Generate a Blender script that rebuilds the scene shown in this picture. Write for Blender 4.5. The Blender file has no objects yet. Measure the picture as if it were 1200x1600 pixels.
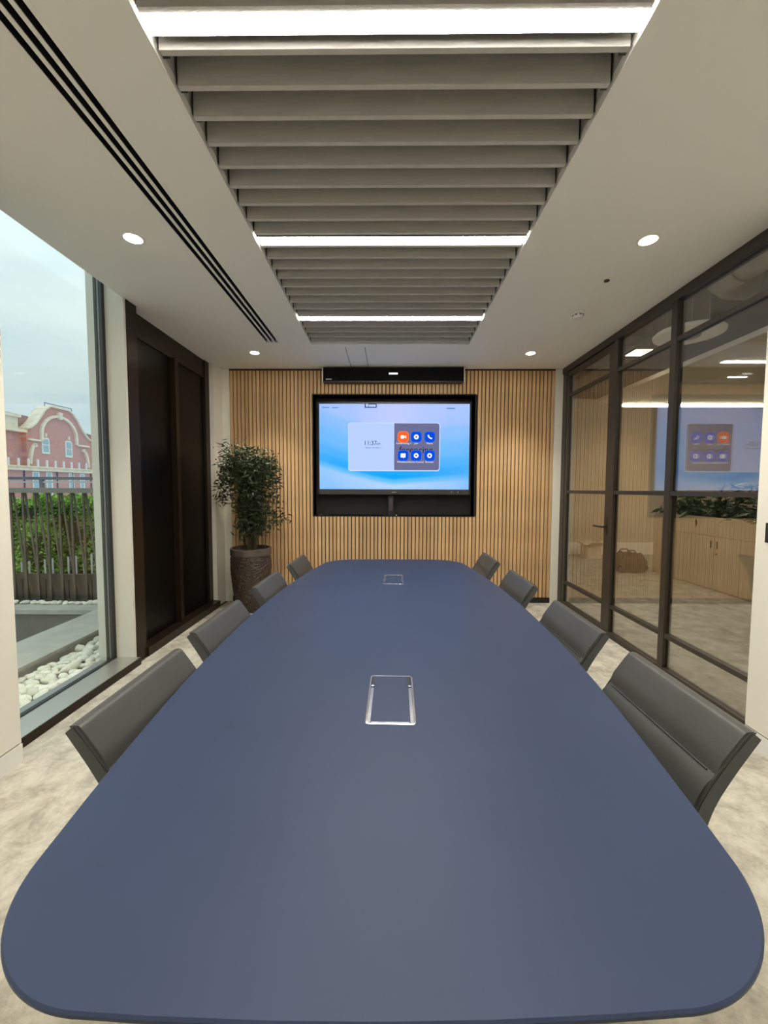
import bpy, bmesh, math, random
from mathutils import Vector, Matrix
random.seed(7)
SC = bpy.context.scene
COL = SC.collection
PI = math.pi

# ------------------------------------------------------------------ camera
CAM_Z = 1.428
F_PX, PITCH, YAW, ROLL = 620.1, 0.05776, 0.01022, 0.00344
cam = bpy.data.cameras.new('camera')
cam.sensor_fit = 'VERTICAL'; cam.sensor_height = 36.0; cam.sensor_width = 27.0
cam.lens = F_PX / 1600 * 36.0
cam.clip_start = 0.02; cam.clip_end = 300
camo = bpy.data.objects.new('camera', cam); COL.objects.link(camo)
_r = Vector((math.cos(YAW), math.sin(YAW), 0)); _h = Vector((-math.sin(YAW), math.cos(YAW), 0))
_f = _h * math.cos(PITCH) - Vector((0, 0, 1)) * math.sin(PITCH)
_u = _h * math.sin(PITCH) + Vector((0, 0, 1)) * math.cos(PITCH)
_R = _r * math.cos(ROLL) + _u * math.sin(ROLL); _U = _u * math.cos(ROLL) - _r * math.sin(ROLL)
_m = Matrix((_R, _U, -_f)).transposed().to_4x4(); _m.translation = Vector((0, 0, CAM_Z))
camo.matrix_world = _m
SC.camera = camo

# ------------------------------------------------------------------ world (bright overcast sky)
SKY = .74
w = bpy.data.worlds.new('overcast_sky'); SC.world = w; w.use_nodes = True
nt = w.node_tree; nt.nodes.clear()
wo = nt.nodes.new('ShaderNodeOutputWorld'); bg = nt.nodes.new('ShaderNodeBackground')
tc = nt.nodes.new('ShaderNodeTexCoord'); mp = nt.nodes.new('ShaderNodeMapping'); mp.inputs['Scale'].default_value = (1.6, 1.6, 4.0)
no = nt.nodes.new('ShaderNodeTexNoise'); no.inputs['Scale'].default_value = 1.7; no.inputs['Detail'].default_value = 4
cr = nt.nodes.new('ShaderNodeValToRGB')
cr.color_ramp.elements[0].position = .35; cr.color_ramp.elements[0].color = (.60, .76, .80, 1)
cr.color_ramp.elements[1].position = .65; cr.color_ramp.elements[1].color = (.80, .93, .91, 1)
L = nt.links.new
L(tc.outputs['Generated'], mp.inputs['Vector']); L(mp.outputs[0], no.inputs['Vector']); L(no.outputs['Fac'], cr.inputs[0])
# standard overcast sky: brighter towards the zenith
sz = nt.nodes.new('ShaderNodeSeparateXYZ'); L(tc.outputs['Generated'], sz.inputs[0])
mz = nt.nodes.new('ShaderNodeMath'); mz.operation = 'MAXIMUM'; mz.inputs[1].default_value = 0.0; L(sz.outputs['Z'], mz.inputs[0])
ma = nt.nodes.new('ShaderNodeMath'); ma.operation = 'MULTIPLY_ADD'; ma.inputs[1].default_value = 1.5; ma.inputs[2].default_value = 1.0; L(mz.outputs[0], ma.inputs[0])
ms = nt.nodes.new('ShaderNodeMath'); ms.operation = 'MULTIPLY'; ms.inputs[1].default_value = SKY; L(ma.outputs[0], ms.inputs[0]); L(ms.outputs[0], bg.inputs['Strength'])
L(cr.outputs[0], bg.inputs['Color']); L(bg.outputs[0], wo.inputs[0])

# ------------------------------------------------------------------ lamp strengths, exposure
LINEAR_EMIT = 86.0      # ceiling light strips
DOWN_EMIT = 40.0        # downlight discs
DOWN_WATT = 100.0        # beam of each downlight
OFFICE_EMIT = 58.0
SC.view_settings.view_transform = 'Standard'; SC.view_settings.look = 'None'
SC.view_settings.gamma = 1.0; SC.view_settings.use_curve_mapping = False
SC.view_settings.exposure = 0.0
SC.cycles.max_bounces = 8; SC.cycles.diffuse_bounces = 4; SC.cycles.transparent_max_bounces = 20
SC.cycles.sample_clamp_indirect = 6.0
SC.cycles.use_denoising = True

# ------------------------------------------------------------------ materials
MATS = {}
def mat(name, col, rough=.6, metal=0., spec=.5, noise=None, bump=None, emit=None, rand=0.0, coat=0.):
    """noise=(scale, amount, stretch) mottles the colour; bump=(scale, strength, stretch)"""
    m = bpy.data.materials.new(name); m.use_nodes = True; MATS[name] = m
    n = m.node_tree; b = n.nodes['Principled BSDF']
    b.inputs['Roughness'].default_value = rough; b.inputs['Metallic'].default_value = metal
    b.inputs['Specular IOR Level'].default_value = spec
    b.inputs['Coat Weight'].default_value = coat
    c4 = (*col, 1)
    b.inputs['Base Color'].default_value = c4
    def coords(stretch):
        t = n.nodes.new('ShaderNodeTexCoord'); mm = n.nodes.new('ShaderNodeMapping'); mm.inputs['Scale'].default_value = stretch
        n.links.new(t.outputs['Object'], mm.inputs['Vector']); return mm.outputs[0]
    src = None
    if noise:
        sc, am, st = noise
        t = n.nodes.new('ShaderNodeTexNoise'); t.inputs['Scale'].default_value = sc; t.inputs['Detail'].default_value = 6
        n.links.new(coords(st), t.inputs['Vector'])
        r = n.nodes.new('ShaderNodeValToRGB')
        r.color_ramp.elements[0].position = .3; r.color_ramp.elements[1].position = .7
        r.color_ramp.elements[0].color = tuple(c * (1 - am) for c in col) + (1,)
        r.color_ramp.elements[1].color = tuple(min(1, c * (1 + am)) for c in col) + (1,)
        n.links.new(t.outputs['Fac'], r.inputs[0]); src = r.outputs[0]
    if rand:
        oi = n.nodes.new('ShaderNodeObjectInfo'); hv = n.nodes.new('ShaderNodeHueSaturation')
        mr = n.nodes.new('ShaderNodeMapRange'); mr.inputs['To Min'].default_value = 1 - rand; mr.inputs['To Max'].default_value = 1 + rand
        n.links.new(oi.outputs['Random'], mr.inputs['Value']); n.links.new(mr.outputs[0], hv.inputs['Value'])
        if src: n.links.new(src, hv.inputs['Color'])
        else: hv.inputs['Color'].default_value = c4
        src = hv.outputs[0]
    if src: n.links.new(src, b.inputs['Base Color'])
    if bump:
        sc, am, st = bump
        t = n.nodes.new('ShaderNodeTexNoise'); t.inputs['Scale'].default_value = sc; t.inputs['Detail'].default_value = 3
        n.links.new(coords(st), t.inputs['Vector'])
        bp = n.nodes.new('ShaderNodeBump'); bp.inputs['Strength'].default_value = am; bp.inputs['Distance'].default_value = .01
        n.links.new(t.outputs['Fac'], bp.inputs['Height']); n.links.new(bp.outputs[0], b.inputs['Normal'])
    if emit:
        b.inputs['Emission Color'].default_value = (*emit[0], 1); b.inputs['Emission Strength'].default_value = emit[1]
    return m

def glass(name, tint, f0):
    m = bpy.data.materials.new(name); m.use_nodes = True; n = m.node_tree; n.nodes.clear()
    o = n.nodes.new('ShaderNodeOutputMaterial'); mx = n.nodes.new('ShaderNodeMixShader')
    tr = n.nodes.new('ShaderNodeBsdfTransparent'); tr.inputs[0].default_value = (*tint, 1)
    gl = n.nodes.new('ShaderNodeBsdfGlossy'); gl.inputs['Roughness'].default_value = 0.0
    lw = n.nodes.new('ShaderNodeLayerWeight'); lw.inputs['Blend'].default_value = .5
    pw = n.nodes.new('ShaderNodeMath'); pw.operation = 'POWER'; pw.inputs[1].default_value = 4.0
    mr = n.nodes.new('ShaderNodeMapRange'); mr.inputs['To Min'].default_value = f0; mr.inputs['To Max'].default_value = 1.0
    n.links.new(lw.outputs['Facing'], pw.inputs[0]); n.links.new(pw.outputs[0], mr.inputs['Value'])
    n.links.new(mr.outputs[0], mx.inputs[0]); n.links.new(tr.outputs[0], mx.inputs[1]); n.links.new(gl.outputs[0], mx.inputs[2])
    n.links.new(mx.outputs[0], o.inputs[0])
    return m

def emis(name, col, s):
    m = bpy.data.materials.new(name); m.use_nodes = True; n = m.node_tree; n.nodes.clear()
    o = n.nodes.new('ShaderNodeOutputMaterial'); e = n.nodes.new('ShaderNodeEmission')
    e.inputs[0].default_value = (*col, 1); e.inputs[1].default_value = s; n.links.new(e.outputs[0], o.inputs[0]); return m

def srgb(r, g, b):
    f = lambda c: (c / 255 / 12.92) if c <= 10 else ((c / 255 + .055) / 1.055) ** 2.4
    return (f(r), f(g), f(b))

S1 = (1, 1, 1)
M_CREAM = mat('cream_paint', (.78, .75, .67), .65, bump=(60, .04, S1))
M_CEIL = mat('ceiling_paint', (.87, .85, .79), .75, bump=(50, .03, S1))
M_OFFCEIL = mat('office_ceiling_paint', (.86, .80, .68), .8)
M_DARKCEIL = mat('exposed_soffit_paint', (.10, .095, .088), .8, noise=(3, .3, S1))
M_BAFFLE = mat('baffle_felt', (.50, .48, .455), .9, bump=(200, .15, S1), noise=(25, .06, (.3, 1, 4)))
M_OAK = mat('oak_slat', (.60, .385, .195), .55, noise=(9, .20, (4, 4, .35)), rand=.14, bump=(40, .08, (6, 6, .3)))
M_BACK = mat('slat_backing', (.045, .022, .014), .9)
M_BLACK = mat('black_plastic', (.012, .012, .013), .35)
M_MATBLACK = mat('matt_black', (.012, .011, .011), .7)
M_CHAR = mat('charcoal_plastic', (.035, .033, .032), .45)
M_STEEL = mat('bronze_steel', (.052, .043, .034), .42, metal=.35, bump=(150, .02, S1))
M_BRONZE = mat('dark_bronze', (.022, .014, .008), .36, metal=.3, spec=.3, noise=(2, .25, (1, 1, .2)))
M_DARKPANEL = mat('dark_lacquer_panel', (.004, .003, .0025), .34, spec=.18, noise=(1.4, .4, (1, 1, .3)))
M_SILL = mat('anodised_sill', (.46, .46, .42), .30, metal=.7)
M_JAMB = mat('jamb_paint', (.66, .63, .55), .5)
M_TABLE = mat('navy_tabletop', (.031, .045, .093), .46, spec=.25, noise=(4, .05, S1), bump=(350, .025, (1, 5, 1)))
M_CHROME = mat('polished_chrome', (.90, .91, .91), .22, metal=1.0)
M_LEATHER = mat('grey_leather', (.054, .053, .050), .42, noise=(6, .06, S1), bump=(260, .06, S1))
M_LEATHER2 = mat('slate_leather', (.052, .058, .060), .45, bump=(260, .06, S1))
M_PIPE = mat('piping', (.028, .029, .03), .5)
M_POT = mat('ceramic_brown', (.055, .036, .026), .34, noise=(55, .5, (1, 1, 1.6)), bump=(60, .6, (1, 1, 1.6)))
M_POTRIM = mat('glazed_rim', (.10, .085, .075), .25, noise=(8, .2, S1))
M_SOIL = mat('soil', (.03, .022, .016), .95, bump=(60, .5, S1))
M_LEAF = mat('bamboo_leaf', (.028, .042, .014), .5, noise=(5, .4, S1))
M_STEM = mat('bamboo_stem', (.07, .06, .028), .6)
M_WHITEP = mat('white_plastic', (.78, .77, .74), .45)
M_GREYMETAL = mat('grey_metal', (.35, .34, .33), .4, metal=.6)
M_CABINET = mat('pale_oak_laminate', (.64, .55, .41), .55, noise=(6, .10, (5, 5, .4)))
M_CARDBOARD = mat('white_card', (.62, .56, .46), .8)
M_BAG = mat('dark_canvas', (.045, .034, .026), .75, noise=(14, .35, S1), bump=(40, .3, S1))
M_COPING = mat('stone_coping', (.46, .43, .375), .8, noise=(5, .12, S1), bump=(90, .1, S1))
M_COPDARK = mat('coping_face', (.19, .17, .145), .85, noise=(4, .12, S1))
M_GRAVEL = mat('gravel_base', (.20, .18, .15), .95, noise=(30, .4, S1), bump=(40, .6, S1))
M_PEBBLE = mat('river_pebble', (.80, .76, .63), .7, noise=(5, .12, S1), rand=.14)
M_RAIL = mat('weathered_steel', (.15, .12, .09), .5, metal=.3, noise=(10, .2, S1))
M_PLANTER = mat('planter_panel', (.135, .108, .085), .7, noise=(3, .15, S1))
M_HEDGE = mat('hedge_leaf', (.34, .54, .11), .6, noise=(9, .45, S1))
M_SHRUB = mat('shrub_leaf', (.34, .45, .20), .6, noise=(9, .4, S1))
M_BRICK = None
M_STONE = mat('pale_stone', (.84, .74, .57), .8, noise=(2, .1, S1))
M_ROOF = mat('roof_tile', (.36, .20, .15), .85, noise=(3, .2, (1, 1, 6)))
M_WINFRAME = mat('white_window_frame', (.8, .8, .78), .5)
M_PANE = mat('dull_pane', (.36, .50, .53), .12, spec=.7)
M_GLASS_OUT = glass('window_glass', (.975, .995, .99), .03)
M_GLASS_IN = glass('partition_glass', (.92, .905, .87), .19)
M_LIGHT = emis('light_strip', (1.0, .97, .87), LINEAR_EMIT)
M_DOWN = emis('downlight_lens', (1.0, .90, .68), DOWN_EMIT)
M_OFFLIGHT = emis('office_light', (1.0, .90, .72), OFFICE_EMIT)

def brick_mat():
    m = bpy.data.materials.new('red_brick'); m.use_nodes = True; n = m.node_tree; b = n.nodes['Principled BSDF']
    b.inputs['Roughness'].default_value = .85
    t = n.nodes.new('ShaderNodeTexCoord'); sx = n.nodes.new('ShaderNodeSeparateXYZ'); cx = n.nodes.new('ShaderNodeCombineXYZ')
    n.links.new(t.outputs['Object'], sx.inputs[0]); n.links.new(sx.outputs['X'], cx.inputs['X']); n.links.new(sx.outputs['Z'], cx.inputs['Y'])
    k = n.nodes.new('ShaderNodeTexBrick'); k.inputs['Scale'].default_value = 4.5
    k.inputs['Color1'].default_value = (.64, .31, .25, 1); k.inputs['Color2'].default_value = (.56, .26, .21, 1)
    k.inputs['Mortar'].default_value = (.58, .38, .30, 1); k.inputs['Mortar Size'].default_value = .014
    n.links.new(cx.outputs[0], k.inputs['Vector']); n.links.new(k.outputs['Color'], b.inputs['Base Color'])
    return m
M_BRICK = brick_mat()

def carpet_mat():
    m = bpy.data.materials.new('mottled_carpet'); m.use_nodes = True; n = m.node_tree; b = n.nodes['Principled BSDF']
    b.inputs['Roughness'].default_value = .95; b.inputs['Specular IOR Level'].default_value = .15
    t = n.nodes.new('ShaderNodeTexCoord')
    a = n.nodes.new('ShaderNodeTexNoise'); a.inputs['Scale'].default_value = 6.0; a.inputs['Detail'].default_value = 9; a.inputs['Roughness'].default_value = .78
    a.inputs['Distortion'].default_value = .25
    n.links.new(t.outputs['Object'], a.inputs['Vector'])
    r = n.nodes.new('ShaderNodeValToRGB'); e = r.color_ramp.elements
    e[0].position = .38; e[0].color = (.32, .30, .25, 1); e[1].position = .60; e[1].color = (.56, .535, .46, 1)
    n.links.new(a.outputs['Fac'], r.inputs[0]); n.links.new(r.outputs[0], b.inputs['Base Color'])
    g = n.nodes.new('ShaderNodeTexNoise'); g.inputs['Scale'].default_value = 260
    n.links.new(t.outputs['Object'], g.inputs['Vector'])
    bp = n.nodes.new('ShaderNodeBump'); bp.inputs['Strength'].default_value = .35; bp.inputs['Distance'].default_value = .006
    n.links.new(g.outputs['Fac'], bp.inputs['Height']); n.links.new(bp.outputs[0], b.inputs['Normal'])
    return m
M_CARPET = carpet_mat()

# ------------------------------------------------------------------ mesh helpers
class MB:
    def __init__(s): s.bm = bmesh.new()
    def box(s, x0, x1, y0, y1, z0, z1):
        v = [s.bm.verts.new(p) for p in ((x0,y0,z0),(x1,y0,z0),(x1,y1,z0),(x0,y1,z0),(x0,y0,z1),(x1,y0,z1),(x1,y1,z1),(x0,y1,z1))]
        for f in ((3,2,1,0),(4,5,6,7),(0,1,5,4),(1,2,6,5),(2,3,7,6),(3,0,4,7)): s.bm.faces.new([v[i] for i in f])
        return s
    def prism(s, pts, h, axis='z', base=0.):
        """closed polygon pts (2D) extruded by h along axis from base"""
        def P(a, b, t): return {'z': (a, b, t), 'y': (a, t, b), 'x': (t, a, b)}[axis]
        lo = [s.bm.verts.new(P(a, b, base)) for a, b in pts]; hi = [s.bm.verts.new(P(a, b, base + h)) for a, b in pts]
        n = len(pts)
        for i in range(n): s.bm.faces.new((lo[i], lo[(i+1) % n], hi[(i+1) % n], hi[i]))
        s.bm.faces.new(lo[::-1]); s.bm.faces.new(hi)
        return s
    def lathe(s, prof, seg=24, c=(0, 0, 0), cap=True):
        rings = []
        for r, z in prof:
            rings.append([s.bm.verts.new((c[0] + r * math.cos(2*PI*i/seg), c[1] + r * math.sin(2*PI*i/seg), c[2] + z)) for i in range(seg)])
        for a, b in zip(rings, rings[1:]):
            for i in range(seg): s.bm.faces.new((a[i], a[(i+1) % seg], b[(i+1) % seg], b[i]))
        if cap:
            s.bm.faces.new(rings[0][::-1]); s.bm.faces.new(rings[-1])
        return s
    def tube(s, pts, r, seg=8, closed=False, r_end=None):
        pts = [Vector(p) for p in pts]; n = len(pts); rings = []
        for i, p in enumerate(pts):
            if closed: d = pts[(i+1) % n] - pts[i-1]
            else: d = pts[min(i+1, n-1)] - pts[max(i-1, 0)]
            d.normalize()
            a = d.orthogonal().normalized() if i == 0 else (pa - d * pa.dot(d)).normalized()
            pa = a; b = d.cross(a)
            rr = r if r_end is None else r + (r_end - r) * i / (n - 1)
            rings.append([s.bm.verts.new(p + (a * math.cos(2*PI*k/seg) + b * math.sin(2*PI*k/seg)) * rr) for k in range(seg)])
        pr = list(zip(rings, rings[1:])) + ([(rings[-1], rings[0])] if closed else [])
        for A, B in pr:
            for k in range(seg): s.bm.faces.new((A[k], A[(k+1) % seg], B[(k+1) % seg], B[k]))
        if not closed:
            s.bm.faces.new(rings[0][::-1]); s.bm.faces.new(rings[-1])
        return s
    def bevel(s, w, seg=2, ang=.6):
        es = [e for e in s.bm.edges if len(e.link_faces) == 2 and e.calc_face_angle(0) > ang]
        bmesh.ops.bevel(s.bm, geom=es, offset=w, segments=seg, affect='EDGES', profile=.5)
        return s
    def move(s, m): bmesh.ops.transform(s.bm, matrix=m, verts=s.bm.verts); return s
    def mesh(s, name, m, smooth=False):
        bmesh.ops.recalc_face_normals(s.bm, faces=s.bm.faces)
        me = bpy.data.meshes.new(name); s.bm.to_mesh(me); s.bm.free()
        me.materials.append(m)
        if smooth:
            me.polygons.foreach_set('use_smooth', [True] * len(me.polygons))
            try: me.set_sharp_from_angle(angle=math.radians(38))
            except Exception: pass
        return me
    def build(s, name, m, parent=None, smooth=False, loc=(0, 0, 0)):
        return put(name, s.mesh(name, m, smooth), parent, loc)
def put(name, me, parent=None, loc=(0, 0, 0), rot=None, scale=None):
    o = bpy.data.objects.new(name, me); COL.objects.link(o); o.location = loc
    if rot: o.rotation_euler = rot
    if scale: o.scale = scale
    if parent: o.parent = parent
    return o
def tag(o, label, cat, group=None, kind=None):
    o['label'] = label; o['category'] = cat
    if group: o['group'] = group
    if kind: o['kind'] = kind
    return o
def empty(name, loc=(0, 0, 0), rz=0.):
    o = bpy.data.objects.new(name, None); COL.objects.link(o); o.location = loc; o.rotation_euler = (0, 0, rz); o.empty_display_size = .1
    return o
def children(o): return [c for c in bpy.data.objects if c.parent == o]
def copy_tree(o, parent=None):
    c = o.copy(); COL.objects.link(c); c.parent = parent
    for ch in children(o): copy_tree(ch, c)
    return c
def B(x0, x1, y0, y1, z0, z1): return MB().box(x0, x1, y0, y1, z0, z1)
def struct(o, label, cat): return tag(o, label, cat, kind='structure')
def text_mesh(s, size, m, name):
    cu = bpy.data.curves.new(name, 'FONT'); cu.body = s; cu.size = size; cu.align_x = 'CENTER'; cu.align_y = 'CENTER'; cu.extrude = .0006
    t = bpy.data.objects.new(name, cu); COL.objects.link(t)
    dg = bpy.context.evaluated_depsgraph_get(); dg.update()
    me = bpy.data.meshes.new_from_object(t.evaluated_get(dg)); bpy.data.objects.remove(t); bpy.data.curves.remove(cu)
    me.name = name; me.materials.clear(); me.materials.append(m); return me
def leaf_cloud(spots, size, aspect=.35, droop=0., rnd=random):
    """spots: positions; each leaf a folded four-triangle blade"""
    vs, fs = [], []
    for p in spots:
        L_ = size * rnd.uniform(.6, 1.25); W_ = L_ * aspect
        d = Vector((rnd.gauss(0, 1), rnd.gauss(0, 1), rnd.gauss(-droop, .7))).normalized()
        a = d.orthogonal().normalized(); a.rotate(Matrix.Rotation(rnd.uniform(0, 6.28), 3, d)); nn = d.cross(a)
        p = Vector(p); i = len(vs)
        mid = p + d * L_ * .45
        vs += [p, mid + a * W_ * .5 + nn * W_ * .15, p + d * L_, mid - a * W_ * .5 + nn * W_ * .15, mid]
        fs += [(i, i+1, i+4), (i+1, i+2, i+4), (i+2, i+3, i+4), (i+3, i, i+4)]
    me = bpy.data.meshes.new('leaves'); me.from_pydata([tuple(v) for v in vs], [], fs); return me

# ------------------------------------------------------------------ the room: dimensions
D = 4.96          # front of the slat wall
CZ = 2.898        # ceiling height
XR = 2.149        # glass partition plane
TX0, TX1, TY0, TY1 = -.79, .812, -.52, 4.13     # ceiling trough
SX0, SX1, SY0, SY1 = -1.246, -1.092, -.5, 4.08  # slot diffuser

struct(B(-2.03, 9.0, -1.3, 9.2, -.12, 0).build('floor', M_CARPET), 'mottled beige carpet running through room and office beyond glass', 'floor')

# ceiling around the trough and the slot
c = MB()
for x0, x1, y0, y1 in ((-2.06, SX0, -1.3, D+.3), (SX1, TX0, -1.3, D+.3), (SX0, SX1, -1.3, SY0), (SX0, SX1, SY1, D+.3), (TX0, TX1, -1.3, TY0), (TX0, TX1, TY1, D+.3), (TX1, 2.2, -1.3, D+.3), (-2.3, -2.06, 3.156, D+.3)):
    c.box(x0, x1, y0, y1, CZ, CZ + .04)
ceil = struct(c.build('ceiling', M_CEIL), 'off white plaster ceiling with long recessed trough of baffles', 'ceiling')
t = MB()
t.box(TX0 - .02, TX0, TY0, TY1, CZ + .04, CZ + .3).box(TX1, TX1 + .02, TY0, TY1, CZ + .04, CZ + .3)
t.box(TX0 - .02, TX1 + .02, TY0 - .02, TY0, CZ + .04, CZ + .3).box(TX0 - .02, TX1 + .02, TY1, TY1 + .02, CZ + .04, CZ + .3)
t.box(TX0 - .02, TX1 + .02, TY0 - .02, TY1 + .02, CZ + .3, CZ + .33)
t.build('trough_lining', M_BAFFLE, ceil)
# two hairline access-panel joints
for xa in (-.455, -.25): B(xa, xa + .006, 4.2, 4.94, CZ - .001, CZ + .001).build('panel_joint', M_CHAR, ceil)
# baffle slats
PITCH_S = .1197
sl = B(TX0 + .012, TX1 - .012, -.0095, .0095, 0, .16).bevel(.002, 1).mesh('slat', M_BAFFLE)
br = B(-.012, .012, -.018, .018, .02, .16).mesh('bracket', M_CHAR)
for k in range(-17, 22):
    y = 1.545 + PITCH_S * k
    if y < TY0 + .03: continue
    s_ = put('slat', sl, ceil, (0, y, CZ + .003))
    for bx in (TX0 + .008, TX1 - .008): put('bracket', br, s_, (bx - (.006 if bx > 0 else -.006), .02, .0))

# back wall: dark backing, cream ends, oak slats, black niche
NX0, NX1, NZ0, NZ1 = -.932, 1.070, 1.094, 2.584
SL0, SL1 = -1.966, 2.040
bk = MB()
bk.box(SL0, NX0, D + .022, D + .35, 0, CZ + .04).box(NX1, SL1, D + .022, D + .35, 0, CZ + .04)
bk.box(NX0, NX1, D + .022, D + .35, 0, NZ0).box(NX0, NX1, D + .022, D + .35, NZ1, CZ + .04).box(NX0, NX1, D + .20, D + .35, NZ0, NZ1)
wb = struct(bk.build('wall_back', M_BACK), 'end wall clad in vertical oak slats on dark backing', 'wall')
NS = 85; PW = (SL1 - SL0) / NS; SW = PW * .74
def slat_mesh(z0, z1): return B(-SW/2, SW/2, 0, .026, z0, z1).mesh('oak_slat', M_OAK)
full, low, high = slat_mesh(.068, 2.878), slat_mesh(.068, NZ0 - .004), slat_mesh(NZ1 + .004, 2.878)
for i in range(NS):
    x = SL0 + PW * (i + .5)
    inside = NX0 - SW * .3 < x < NX1 + SW * .3
    for me in ((low, high) if inside else (full,)): put('oak_slat', me, wb, (x, D, 0))
ni = MB()
ni.box(NX0 - .012, NX0, D - .004, D + .2, NZ0 - .012, NZ1 + .012).box(NX1, NX1 + .012, D - .004, D + .2, NZ0 - .012, NZ1 + .012)
ni.box(NX0, NX1, D - .004, D + .2, NZ0 - .012, NZ0).box(NX0, NX1, D - .004, D + .2, NZ1, NZ1 + .012).box(NX0, NX1, D + .185, D + .2, NZ0, NZ1)
ni.build('niche_lining', M_MATBLACK, wb)
B(SL0, SL1, D - .002, D + .02, 2.880, CZ).build('top_batten', M_BACK, wb)
struct(B(SL0, SL1, D - .006, D + .022, 0, .064).build('baseboard_back', M_MATBLACK), 'black recessed skirting under the oak slat wall', 'baseboard')
struct(B(-2.5, SL0, D, D + .35, 0, 3.2).build('wall_back_left_return', M_CREAM), 'narrow cream wall strip left of oak slats', 'wall')
struct(B(SL1, 2.2, D, D + .35, 0, 3.2).build('wall_back_right_return', M_CREAM), 'narrow cream wall strip between oak slats and glass partition', 'wall')
# wall behind the viewpoint
struct(B(-2.5, 2.3, -1.4, -1.3, 0, 3.2).build('wall_front', M_CREAM), 'cream wall closing the near end of the room', 'wall')

# left side: near pier, window, jamb, bronze doors, far pier
wl = struct(B(-2.5, -1.905, -1.3, 1.975, .105, 3.2).build('wall_left', M_CREAM), 'cream pier at the near end of the window side', 'wall')
struct(B(-2.5, -1.902, -1.3, 1.978, 0, .098).bevel(.003, 1).build('baseboard_left', M_WHITEP), 'white flush skirting under the near cream pier', 'baseboard')
B(-2.5, -1.909, -1.3, 1.97, .098, .105).build('shadow_gap', M_CHAR, wl)
struct(B(-2.315, -2.06, 4.72, D, 0, 3.2).build('wall_left_far', M_CREAM), 'cream pier in the far window-side corner behind the plant', 'wall')
struct(B(-2.215, -2.02, -1.3, 3.13, 3.12, 3.2).build('ceiling_leak_lid', M_CREAM), 'unseen lid added above the window head to stop light leaking in', 'ceiling')  # unseen lid, added to close the light leak between ceiling edge and glass

win = struct(empty('window_1', (-2.2, 2.4, 0)), 'tall full height window looking onto the pebble terrace', 'window')
def wpart(name, m, mb, bev=0):
    if bev: mb.bevel(bev, 2)
    return mb.build(name, m, win, loc=(2.2, -2.4, 0))
wpart('pane', M_GLASS_OUT, B(-2.212, -2.2, 1.2, 3.115, .062, 3.12))
wpart('jamb', M_JAMB, B(-2.322, -2.052, 3.13, 3.155, 0, 3.12))
wpart('exterior_fin', M_JAMB, B(-2.318, -2.262, 3.10, 3.13, -.1, 3.12))
wpart('gasket', M_BLACK, B(-2.262, -2.245, 3.10, 3.13, .0, 3.12))
wpart('gasket', M_GREYMETAL, B(-2.245, -2.225, 3.11, 3.13, .0, 3.12))
wpart('gasket', M_BLACK, B(-2.225, -2.198, 3.10, 3.13, .0, 3.12))
wpart('sill', M_SILL, B(-2.19, -2.006, 1.2, 3.13, .0, .058), .004)
wpart('sill_gasket', M_BLACK, B(-2.222, -2.19, 1.2, 3.115, .03, .064))
wpart('sill_riser', M_BRONZE, B(-2.006, -2.0, 1.98, 3.13, 0, .056))
wpart('outer_sill', M_GREYMETAL, B(-2.30, -2.222, 1.2, 3.085, -.04, .05), .003)

dd = struct(empty('door_2', (-2.05, 3.9, 0)), 'dark bronze double panel doors between window and far pier', 'door')
def dpart(name, m, mb, bev=0):
    if bev: mb.bevel(bev, 2)
    return mb.build(name, m, dd, loc=(2.05, -3.9, 0))
dpart('door_backing', M_MATBLACK, B(-2.315, -2.2, 3.155, 4.72, 0, 3.12))
dpart('frame_stile', M_BRONZE, B(-2.2, -2.045, 3.155, 3.28, 0, CZ - .001), .003)
dpart('frame_stile', M_BRONZE, B(-2.2, -2.11, 4.62, 4.72, 0, CZ - .001), .003)
dpart('bottom_rail', M_BRONZE, B(-2.2, -2.028, 3.28, 4.72, 0, .075), .003)
dpart('top_rail', M_BRONZE, B(-2.2, -2.125, 3.28, 4.62, 2.7, CZ - .001), .003)
dpart('mullion', M_BRONZE, B(-2.2, -2.085, 3.925, 3.985, .075, 2.7), .003)
dpart('door_panel', M_DARKPANEL, B(-2.2, -2.14, 3.28, 3.925, .075, 2.7), .002)
dpart('door_panel', M_DARKPANEL, B(-2.2, -2.14, 3.985, 4.62, .075, 2.7), .002)

# right side: near wall, glass partition and glazed door
wr = struct(B(2.03, 2.25, -1.3, 2.2, .105, 3.2).build('wall_right', M_CREAM), 'cream wall at the near end of the glass partition', 'wall')
struct(B(2.027, 2.25, -1.3, 2.203, 0, .098).bevel(.003, 1).build('baseboard_right', M_WHITEP), 'white flush skirting under the near right wall', 'baseboard')
B(2.034, 2.25, -1.3, 2.197, .098, .105).build('shadow_gap', M_CHAR, wr)
GX0, GX1 = XR - .012, XR + .045
gp = struct(empty('window_2', (XR, 3.0, 0)), 'steel framed glass partition with slim bronze bars', 'partition')
def gpart(name, m, x0, x1, y0, y1, z0, z1, bev=.003, par=None):
    mb = B(x0, x1, y0, y1, z0, z1)
    if bev: mb.bevel(bev, 1)
    return mb.build(name, m, par or gp, loc=(-XR, -3.0, 0))
TZ = (.285, 1.385, 2.53)
gpart('head_rail', M_STEEL, GX0 - .012, GX1 + .02, 2.2, D - .002, 2.83, CZ - .001)
gpart('base_rail', M_STEEL, GX0, GX1, 2.2, 3.80, 0, .05)
gpart('end_stile', M_STEEL, GX0, GX1, 4.86, D - .002, 0, 2.83)
gpart('door_post', M_STEEL, GX0, GX1, 3.80, 3.86, 0, 2.83)
gpart('mullion', M_STEEL, GX0, GX1, 3.04, 3.10, .05, 2.83)
gpart('near_stile', M_STEEL, GX0, GX1, 2.2, 2.24, .05, 2.83)
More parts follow.
